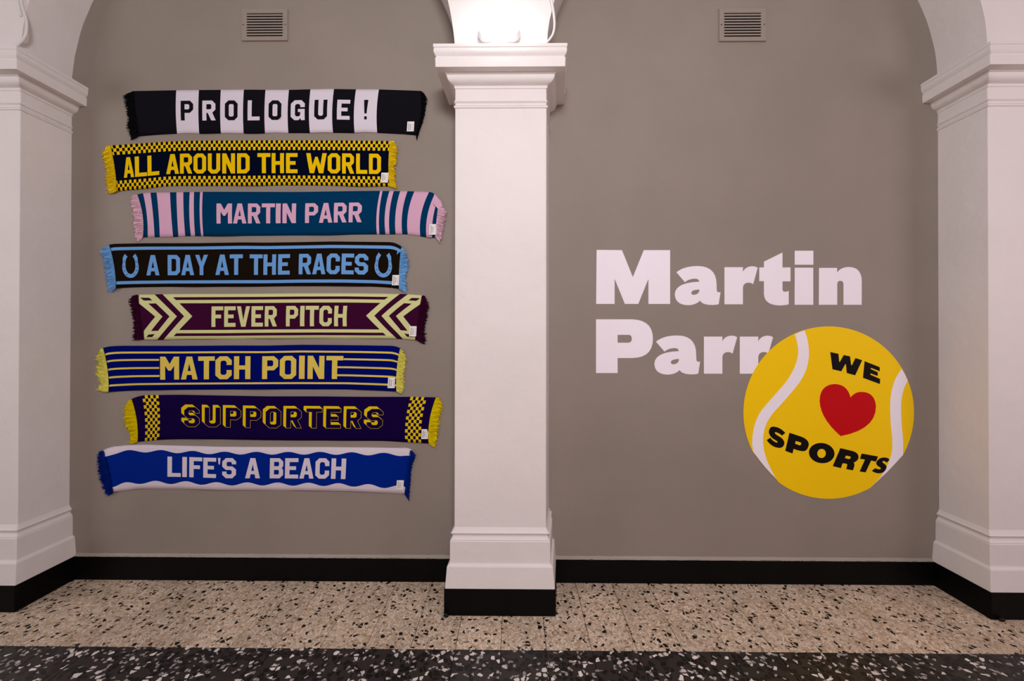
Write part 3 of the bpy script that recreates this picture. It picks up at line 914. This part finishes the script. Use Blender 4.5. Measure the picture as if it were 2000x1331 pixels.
    def rect(xa, xb, y0_, y1_, dd, th):
        n = []
        for z in (0, th):
            for (x, y) in ((xa + sk * (1 - (y0_ - ya) / (yb - ya)), y0_), (xb + sk * (1 - (y0_ - ya) / (yb - ya)), y0_), (xb + sk * (1 - (y1_ - ya) / (yb - ya)), y1_), (xa + sk * (1 - (y1_ - ya) / (yb - ya)), y1_)):
                n.append(bm.verts.new(P(x, y, -dd) + Vector((0, z, 0))))
        fs = [bm.faces.new(n[:4]), bm.faces.new(n[4:][::-1])] + [bm.faces.new((n[i], n[(i + 1) % 4], n[4 + (i + 1) % 4], n[4 + i])) for i in range(4)]
        return fs
    fs = rect(x0, x1, ya, yb, d, 0.0035)
    for k, (fx, ln) in enumerate(((0.16, 0.75), (0.28, 0.7), (0.47, 0.5), (0.53, 0.55), (0.80, 0.7))):
        xx = x0 + (x1 - x0) * fx; y = ya + (yb - ya) * (0.5 - ln / 2)
        while y < ya + (yb - ya) * (0.5 + ln / 2):
            l_ = sd.uniform(0.8, 2.6)
            for f in rect(xx, xx + (0.9 if k in (0, 1, 2) else 0.5), y, min(y + l_, yb - 1.5), d + 0.0002, 0.0002): f.material_index = 1
            y += l_ + 0.6
    o = from_bm('care_label', bm, ['tag', 'tagink']); under(o, root); o['label'] = 'small white sewn label with grey print'
    return root


def letters(s, m=1):
    return [(c, a, b, m) for (c, a, b) in s]


def rect_(a, b, v0, v1): return [[(a, v0), (b, v0), (b, v1), (a, v1)]]


def checker(a, b, nc, va, vb, nr, odd, m=1):
    L = []
    for i in range(nc):
        for j in range(nr):
            if (i + j) % 2 == odd:
                x0, x1 = a + (b - a) * i / nc, a + (b - a) * (i + 1) / nc; y0, y1 = va + (vb - va) * j / nr, va + (vb - va) * (j + 1) / nr
                e = 0.04; ey = 0.0006
                L.append(([[(x0 - e, y0 - ey), (x1 + e, y0 - ey), (x1 + e, y1 + ey), (x0 - e, y1 + ey)]], m))
    return L


# 1 ---------------- black and white blocks
S1 = dict(name='black_white', seed=1, u=(262, 824), cols=['#15141b', '#e2dae6'], frcol='#101216',
          label='black and white block scarf reading PROLOGUE!, topmost of the column',
          top=[(250, 178.4), (258, 178), (344, 176.4), (475, 175.2), (563, 175.7), (605, 174.6), (650, 173.9), (692, 174.6), (740, 174.8), (823, 177.6), (830, 178)],
          bot=[(255, 268), (268, 266), (300, 263.5), (346, 261), (367, 259.8), (389, 260.7), (430, 259.9), (500, 260.4), (516, 259.8), (540, 258.9), (562, 259.9), (604, 259.6), (625, 258.2), (649, 258.4), (692, 259), (714, 257.6), (737, 259.4), (817, 263.6), (830, 264.5)],
          tx=[(262, -4), (300, -1), (344, 1), (390, 1), (516, 2), (604, 3), (692, 4), (736, 4.3), (824, -1)], bx=[(262, 6), (300, 3.5), (344, 2.6), (390, 1.5), (516, 1), (604, 1.8), (692, 1), (736, 1), (824, -10)],
          lv=(0.245, 0.705),
          shapes=[(rect_(a, b, 0, 1), 1) for a, b in ((343.3, 387.4), (430, 474.6), (516.5, 561.8), (603.4, 648.8), (691.3, 735.7))],
          letters=[('P', 352.8, 377.3, 0), ('R', 395, 421, 1), ('O', 439, 464, 0), ('L', 483.5, 507, 1), ('O', 524.4, 549.4, 0), ('G', 567.7, 595, 1), ('U', 613.6, 638.8, 0), ('E', 658, 683, 1), ('!', 709.8, 718.2, 0)],
          fr=([(0, 240, 188), (0.15, 242, 194), (0.35, 244, 208), (0.5, 246, 222), (0.6, 248, 234), (0.75, 246, 246), (0.88, 249, 258), (1, 255, 275)],
              [(0, 830, 184), (0.12, 835, 194), (0.25, 834, 202), (0.5, 831, 222), (0.7, 826, 240), (0.85, 822, 250), (0.93, 818, 262), (1, 815, 276)]),
          tag=(794.5, 808, 237.5, 256.5))
# 2 ---------------- checker borders
S2 = dict(name='navy_gold', seed=2, u=(222, 761), cols=['#040a20', '#ffcb08'], frcol='#ffd41c',
          label='navy scarf with yellow lettering ALL AROUND THE WORLD and chequered borders',
          top=[(205, 286), (213.7, 284.4), (231.8, 283), (328.6, 276.6), (370, 274.9), (520, 274.2), (658, 274.3), (764, 275.6), (775, 276)],
          bot=[(215, 375), (226.6, 372.9), (283.7, 368.2), (323, 363.9), (353, 363), (440, 363), (520, 362.2), (602, 362), (695, 363.5), (762, 364), (775, 364.5)],
          tx=[(222, -8.5), (240, -4), (270, -1), (400, 0), (600, 1), (720, 1.5), (761, 3)], bx=[(222, 4), (240, 2), (270, 0), (400, 0), (600, 1), (761, 1.5)],
          lv=(0.285, 0.73),
          shapes=checker(222, 761, 111, 0, 0.215, 3, 0) + checker(222, 761, 111, 0.785, 1.0, 3, 0),
          letters=letters([('A', 241, 261.5), ('L', 263.5, 287), ('L', 288, 311), ('A', 324.5, 349.5), ('R', 351.5, 375.5), ('O', 378, 402.5), ('U', 406, 430), ('N', 434, 459), ('D', 463, 487.5),
                           ('T', 502.7, 528), ('H', 530.5, 554.5), ('E', 558.5, 581), ('W', 598, 638), ('O', 640, 664.5), ('R', 668, 691.5), ('L', 695.5, 717), ('D', 720.5, 744)]),
          fr=([(0, 207, 286), (0.08, 197, 300), (0.25, 200, 315), (0.4, 204, 328), (0.5, 206, 337), (0.65, 203.5, 350), (0.8, 205, 362), (0.95, 208, 378), (1, 215, 379)],
              [(0, 770, 275), (0.12, 778.5, 291), (0.25, 776, 302), (0.45, 777, 320), (0.5, 771, 325), (0.6, 774, 336), (0.8, 773, 352), (0.92, 776, 366), (1, 777, 369)]),
          tag=(743.8, 757.5, 337.5, 356.5))
# 3 ---------------- teal and pink
ls = [276.8, 286.8, 298.9, 310, 334.3, 345.9, 358.8, 369.7, 378.7, 389.9, 394.8]
rs = [735.7, 740.7, 752, 760.7, 772.7, 785.7, 797, 822.7, 834.7, 845.8, 855]
tl = [266.4, 279.3, 293.7, 305.8, 332, 344.5, 358, 370.6, 379, 391, 396]; bl = [277, 288.5, 301.8, 312, 338, 348.5, 361.8, 373, 381, 392.9, 397.2]
tr = [742.7, 747.2, 760.7, 769, 781.6, 795.8, 809.4, 838, 849, 856, 860]; br = [736, 741, 753, 761, 772.7, 785.7, 796.4, 820.8, 832.8, 844, 852]
S3 = dict(name='teal_pink', seed=3, u=(276.8, 855), cols=['#013860', '#dfb0cc'], frcol='#f4c8da',
          label='teal scarf with pink stripes at both ends and pink lettering, third from the top',
          top=[(262, 383), (266.4, 380.7), (279.3, 376.9), (335, 375.9), (396, 374.9), (520, 375), (584, 375.2), (658, 373.9), (726, 373), (810, 373.9), (848, 375.7), (856, 386), (862, 396)],
          bot=[(270, 464.2), (276.8, 463.7), (337, 463), (361, 461.4), (520, 460.5), (602, 459.5), (676, 458.4), (739, 457.7), (795, 457.7), (821, 461.8), (845, 465), (852, 462.5), (860, 460)],
          tx=[(a, t - a) for a, t in zip(ls, tl)] + [(420, 1), (700, 3)] + [(a, t - a) for a, t in zip(rs, tr)],
          bx=[(a, t - a) for a, t in zip(ls, bl)] + [(420, 1.5), (700, 0.5)] + [(a, t - a) for a, t in zip(rs, br)],
          lv=(0.265, 0.72),
          shapes=[(rect_(a, b, 0, 1), 1) for a, b in ((ls[1], ls[2]), (ls[3], ls[4]), (ls[5], ls[6]), (ls[7], ls[8]), (ls[9], ls[10]), (rs[0], rs[1]), (rs[2], rs[3]), (rs[4], rs[5]), (rs[6], rs[7]), (rs[8], rs[9]))],
          letters=letters([('M', 422.7, 453), ('A', 455, 481), ('R', 484, 508.5), ('T', 511, 536.5), ('I', 538.5, 548), ('N', 551.6, 578), ('P', 595.7, 621), ('A', 623, 649), ('R', 652, 677), ('R', 681, 706.7)]),
          fr=([(0, 259, 381), (0.1, 252, 391), (0.3, 256, 410), (0.5, 258, 424), (0.75, 258, 447), (0.9, 262, 462), (1, 266, 474)],
              [(0, 862, 397), (0.12, 870, 409), (0.25, 874, 418), (0.4, 871, 428), (0.6, 868, 440), (0.8, 866, 455), (1, 861, 477)]),
          folds=[(838, 7, 0.004, 10)],
          flaps=[([(848, 379, 0.018), (861, 393, 0.015), (864, 402, 0.014), (857, 410, 0.019), (850, 402, 0.0215), (846, 398, 0.0215)], 1)],
          tag=(838, 851.5, 438, 458.5), tagd=0.003)


# 4 ---------------- brown and sky blue with horseshoes
def shoe(a, b, v0, v1, mirror=False):
    cx = (a + b) / 2; W_ = (b - a) / 2; hh = (v1 - v0)
    out, inn = [], []
    n = 24
    for k in range(n + 1):
        t = math.radians(-52 + (360 - 76) * k / n) if False else math.radians(90 + 40 + (360 - 80) * k / n)
        # 0 at the upper left end, round the bottom, to the upper right end
        c, s = math.cos(t), math.sin(t)
        ex = 1.0
        out.append((cx + c * W_ * 1.0, v0 + hh * 0.56 - s * hh * (0.44 if s < 0 else 0.44)))
        inn.append((cx + c * W_ * 0.60, v0 + hh * 0.50 - s * hh * (0.34 if s < 0 else 0.50)))
    lt = [(cx - W_ * 0.86, v0 + hh * 0.16), (cx - W_ * 0.60, v0), (cx - W_ * 0.30, v0 + hh * 0.11), (cx - W_ * 0.46, v0 + hh * 0.20)]
    rt = [(cx + W_ * 0.46, v0 + hh * 0.20), (cx + W_ * 0.30, v0 + hh * 0.11), (cx + W_ * 0.60, v0), (cx + W_ * 0.86, v0 + hh * 0.16)]
    loop = lt[:1] + lt[1:] + inn[2:-2] + rt + out[::-1][2:-2]
    holes = []
    for ang in (150, 180, 205, 235, 305, 335, 360, 390):
        t = math.radians(ang); x = cx + math.cos(t) * W_ * 0.80; y = v0 + hh * 0.53 - math.sin(t) * hh * 0.40
        e = 0.9; holes.append([(x - e, y - e / 86), (x + e, y - e / 86), (x + e, y + e / 86), (x - e, y + e / 86)])
    return [([loop] + holes, 1)]


S4 = dict(name='brown_blue', seed=4, u=(221, 782), cols=['#191109', '#6fa6e6'], frcol='#80bcf4',
          label='dark brown scarf with sky blue lettering A DAY AT THE RACES and two horseshoes',
          top=[(205, 481), (211, 479), (217, 476.6), (284, 475.4), (387, 475.2), (474, 473.7), (520, 474.2), (584, 473.2), (649, 471.9), (767, 473.2), (775, 475.6), (786, 483), (792, 487)],
          bot=[(215, 563.5), (222, 562.5), (266, 561.3), (335, 560.4), (520, 560), (584, 558.9), (676, 558.9), (732, 560.2), (769, 562.6), (782, 564.4), (790, 565)],
          tx=[(221, -10), (240, -4), (270, 0), (600, 2), (740, 3), (765, 3), (782, 4)], bx=[(221, 3), (240, 1), (600, 0), (782, -0.5)],
          lv=(0.27, 0.735),
          shapes=[(rect_(221, 782, 0.078, 0.148), 1), (rect_(221, 782, 0.855, 0.925), 1)] + shoe(238.5, 271, 0.235, 0.785) + shoe(731.6, 765.7, 0.235, 0.785),
          letters=letters([('A', 285.7, 311.3), ('D', 327.4, 351.6), ('A', 354, 379), ('Y', 381, 406), ('A', 420.7, 447), ('T', 448.5, 474), ('T', 487.5, 512.6), ('H', 514.5, 539), ('E', 543, 566),
                           ('R', 583.5, 607.7), ('A', 610, 635.8), ('C', 638, 663.6), ('E', 667, 691), ('S', 693, 719)]),
          fr=([(0, 207, 481), (0.08, 193, 490), (0.25, 200, 506), (0.45, 202, 524), (0.65, 205, 541), (0.85, 206.5, 556), (0.95, 209, 571), (1, 217, 572)],
              [(0, 787, 483), (0.12, 794, 494), (0.25, 796, 502), (0.45, 801.5, 517), (0.6, 797, 530), (0.75, 794, 546), (0.9, 797, 560), (1, 795, 574)]),
          flaps=[([(787, 484, 0.017), (776, 491, 0.021), (775, 499, 0.020), (781, 495, 0.021), (785, 497, 0.021), (790, 492, 0.018)], 1)],
          tag=(765.5, 778.5, 537.5, 557.5))


# 5 ---------------- maroon and cream chevrons
def gx(x): return 180 + x / 5.788


def gv(y): return (y - 88) / (600 - 88)


def poly5(pts, mirror):
    q_ = [(gx(x), gv(y)) for x, y in pts]
    if mirror: q_ = [(545.3 * 2 - x, y) for x, y in q_]
    return [q_]


sh5 = [(rect_(340, 750, 0, 1), 1)]
sh5 = []
for (a, b) in ((0, 0.07), (0.132, 0.205), (0.797, 0.868), (0.93, 1.0)): sh5.append((rect_(gx(880), 1090.6 - gx(880), a, b), 1))
for mm in (False, True):
    sh5 += [
        (poly5([(512, 88), (795, 88), (795, 600), (564, 600), (572, 500), (713, 340), (540, 188)], mm), 1),
        (poly5([(795, 88), (885, 88), (1132, 340), (885, 600), (795, 600)], mm), 1),
        # outside the outermost chevron's inner side
        (poly5([(705, 88), (795, 88), (1040, 340), (805, 600), (730, 600), (958, 340)], mm), 0),
        (poly5([(638, 190), (722, 190), (875, 340), (742, 500), (660, 500), (795, 340)], mm), 0),
        (poly5([(553, 122), (650, 125), (682, 156), (592, 156)], mm), 0),
        (poly5([(625, 540), (705, 534), (672, 568), (597, 570)], mm), 0),
        (poly5([(912, 124), (1010, 124), (1010, 154), (945, 154)], mm), 0),
        (poly5([(985, 193), (1400, 193), (1400, 489), (988, 489), (1132, 340)], mm), 0),
        (poly5([(950, 532), (1010, 532), (1010, 562), (922, 562)], mm), 0),
    ]
S5 = dict(name='maroon_cream', seed=5, u=(271, 819), cols=['#3c0b30', '#d9dc9c'], frcol='#3d0b2c',
          label='maroon scarf reading FEVER PITCH between cream chevrons and stripes',
          top=[(262, 576.5), (268.5, 575.9), (335, 574.7), (520, 573.9), (584, 573.3), (676, 573), (784, 574.4), (825, 577), (832, 578)],
          bot=[(266, 663), (277, 663.7), (291, 664.5), (353, 663.1), (439, 662.8), (520, 661.9), (621, 661.4), (775, 662), (815, 665), (825, 666)],
          tx=[(271, -3), (300, 0), (330, 0), (600, 3), (715, 6), (775, 8), (819, 7)], bx=[(271, 5), (300, 1), (330, 0), (600, 1), (715, 3), (775, 4), (819, -3)],
          lv=(0.278, 0.73), shapes=sh5,
          letters=letters([('F', 413, 435.7), ('E', 437.8, 460), ('V', 462.5, 488), ('E', 491, 513.4), ('R', 517, 540.8), ('P', 558.5, 582), ('I', 586, 594.5), ('T', 596.6, 622), ('C', 623.8, 648), ('H', 652.5, 677)]),
          fr=([(0, 258, 578), (0.08, 249, 587), (0.3, 254, 602), (0.45, 256, 615), (0.65, 259, 634), (0.85, 259, 652), (1, 257, 665)],
              [(0, 831, 580), (0.15, 838, 592), (0.25, 839, 600), (0.5, 835, 624), (0.7, 831, 642), (0.85, 833, 658), (1, 832, 674)]),
          tag=(799, 812.5, 637.5, 657.5), tagd=0.002)
# 6 ---------------- royal blue with pinstripes
ln6 = [(rect_(208, 778, 0.13, 0.172), 1), (rect_(208, 778, 0.84, 0.882), 1), (rect_(208, 310.8, 0.297, 0.337), 1), (rect_(208, 310.8, 0.48, 0.52), 1), (rect_(208, 311.3, 0.66, 0.702), 1),
       (rect_(670.8, 778, 0.297, 0.337), 1), (rect_(658.5, 778, 0.48, 0.52), 1), (rect_(658.5, 778, 0.66, 0.702), 1)]
S6 = dict(name='blue_yellow', seed=6, u=(208, 777), cols=['#020c68', '#e4cc5c'], frcol='#f8ea70',
          label='royal blue scarf with yellow pinstripes and lettering MATCH POINT',
          top=[(192, 684), (199, 681), (208, 677.5), (232, 675.8), (353, 676), (451, 675.2), (520, 675.4), (588, 673.8), (713, 675), (769, 676), (778, 678.4), (785, 683), (790, 686)],
          bot=[(200, 766.5), (210, 766), (266, 763), (353, 761.8), (520, 760.8), (676, 761), (732, 763), (776, 765), (785, 765.5)],
          tx=[(208, -9), (225, -3), (260, 0), (600, 1), (740, 3), (777, 6.5)], bx=[(208, 1.5), (400, 0), (777, -0.5)],
          lv=(0.245, 0.766), shapes=ln6,
          letters=letters([('M', 312.7, 349.8), ('A', 353.3, 386), ('T', 387, 419.3), ('C', 420.7, 452.5), ('H', 457, 489), ('P', 512, 543.3), ('O', 546.4, 578.5), ('I', 584, 595), ('N', 600.7, 633.4), ('T', 637, 670)]),
          fr=([(0, 196.5, 681), (0.12, 187, 695), (0.2, 184.5, 702), (0.3, 191, 708), (0.42, 186, 718), (0.6, 184.5, 731), (0.72, 192, 741), (0.85, 195, 750), (0.95, 184.5, 763), (1, 202, 766.5)],
              [(0, 786, 684), (0.12, 791, 692), (0.25, 796, 702), (0.4, 793, 716), (0.6, 790, 734), (0.8, 791, 752), (0.92, 789, 765), (1, 786, 770)]),
          tag=(757, 770.5, 738, 758.5))
# 7 ---------------- purple with outline lettering
S7 = dict(name='purple_yellow', seed=7, u=(265, 841), cols=['#16043e', '#eccc04'], frcol='#f2d808',
          label='purple scarf with yellow outlined lettering SUPPORTERS and chequered ends',
          top=[(248, 785), (254, 781.6), (263, 776.4), (280, 772.4), (353, 771.7), (456, 773.5), (520, 774.9), (602, 774.8), (695, 775.7), (802, 775.7), (852, 777), (860, 778)],
          bot=[(258, 864.5), (266, 863.7), (284, 862.3), (318, 859.3), (353, 858), (430, 858.6), (520, 860.4), (621, 860.8), (750, 861.8), (839, 866.8), (850, 868)],
          tx=[(265, -10), (283, -6), (312, -3), (400, 0), (700, 2), (793, 9.5), (825, 10), (841, 12.5)], bx=[(265, 1.5), (283, -0.5), (312, -2), (400, 0), (700, 0), (841, -1.5)],
          lv=(0.272, 0.722), relief=(-5.2, -0.055),
          shapes=checker(283.3, 312.3, 6, 0, 1, 14, 1) + checker(792.7, 824, 6, 0, 1, 14, 0),
          letters=letters([('S', 359.5, 389.4), ('U', 399.5, 430.4), ('P', 440.5, 470.7), ('P', 479.5, 509.7), ('O', 518.5, 548.7), ('R', 558.5, 589), ('T', 597.8, 629), ('E', 636.5, 665.6), ('R', 676, 705.6), ('S', 716, 747.7)]),
          fr=([(0, 249, 783), (0.12, 243, 793), (0.22, 239, 802), (0.4, 239, 818), (0.52, 239.5, 828), (0.65, 246, 840), (0.78, 251, 848), (0.86, 254, 854), (0.95, 246.5, 867), (1, 256, 868)],
              [(0, 859, 779), (0.1, 865, 787), (0.2, 866, 796), (0.4, 861, 812), (0.6, 859, 830), (0.8, 857, 850), (0.93, 854, 868), (1, 852, 876)]),
          tag=(822.5, 835.5, 839, 858))


# 8 ---------------- blue waves on white
def wave(vc, amp, per, x0, up):
    pts = []
    n = 150
    for k in range(n + 1):
        u = 205 + (800 - 205) * k / n
        pts.append((u, vc - amp * math.cos((u - x0) / per * 2 * math.pi) * up))
    return pts


wt = wave(0.14, 0.032, 61.9, 252.6, 1); wb = wave(0.852, 0.036, 59.8, 274, -1)
S8 = dict(name='blue_white', seed=8, u=(210, 797), cols=['#e0d6e2', '#02268c'], frcol='#03288c',
          label="blue scarf with wavy white borders reading LIFE'S A BEACH, lowest of the column",
          top=[(194, 884), (201, 880), (215, 874), (249, 870.2), (284, 869.4), (353, 871.4), (422, 873.5), (520, 874), (640, 873.8), (798, 876.2), (805, 881), (812, 886)],
          bot=[(212, 962.5), (221, 961.3), (249, 958.7), (270, 955.4), (353, 955.7), (439, 958.5), (520, 958.4), (621, 959.4), (695, 961), (760, 964.4), (791, 965.7), (800, 966)],
          tx=[(210, -10), (235, -4), (270, 0), (600, 1), (740, 2), (797, 6)], bx=[(210, 9), (235, 4), (270, 0), (600, -1), (797, -5)],
          lv=(0.255, 0.72),
          shapes=[([wt + wb[::-1]], 1)],
          letters=letters([('L', 327, 353), ('I', 356, 365), ('F', 369.7, 394.8), ('E', 397, 422), ("'", 425.5, 430.5), ('S', 434, 461), ('A', 479, 508), ('B', 527, 553), ('E', 556.7, 582.5), ('A', 585, 612.7), ('C', 616, 643), ('H', 647, 675.5)], 0),
          fr=([(0, 191, 884), (0.15, 188, 897), (0.4, 189, 922), (0.6, 193, 938), (0.8, 198, 956), (0.92, 208, 972), (1, 217, 966)],
              [(0, 808, 884), (0.08, 813, 892), (0.25, 807, 906), (0.45, 803, 925), (0.65, 803, 940), (0.85, 801, 960), (1, 800, 981)]),
          folds=[(770, 16, 0.004, -50)],
          tag=(774, 787.5, 939, 957))
for S in (S1, S2, S3, S4, S5, S6, S7, S8):
    scarf(S)
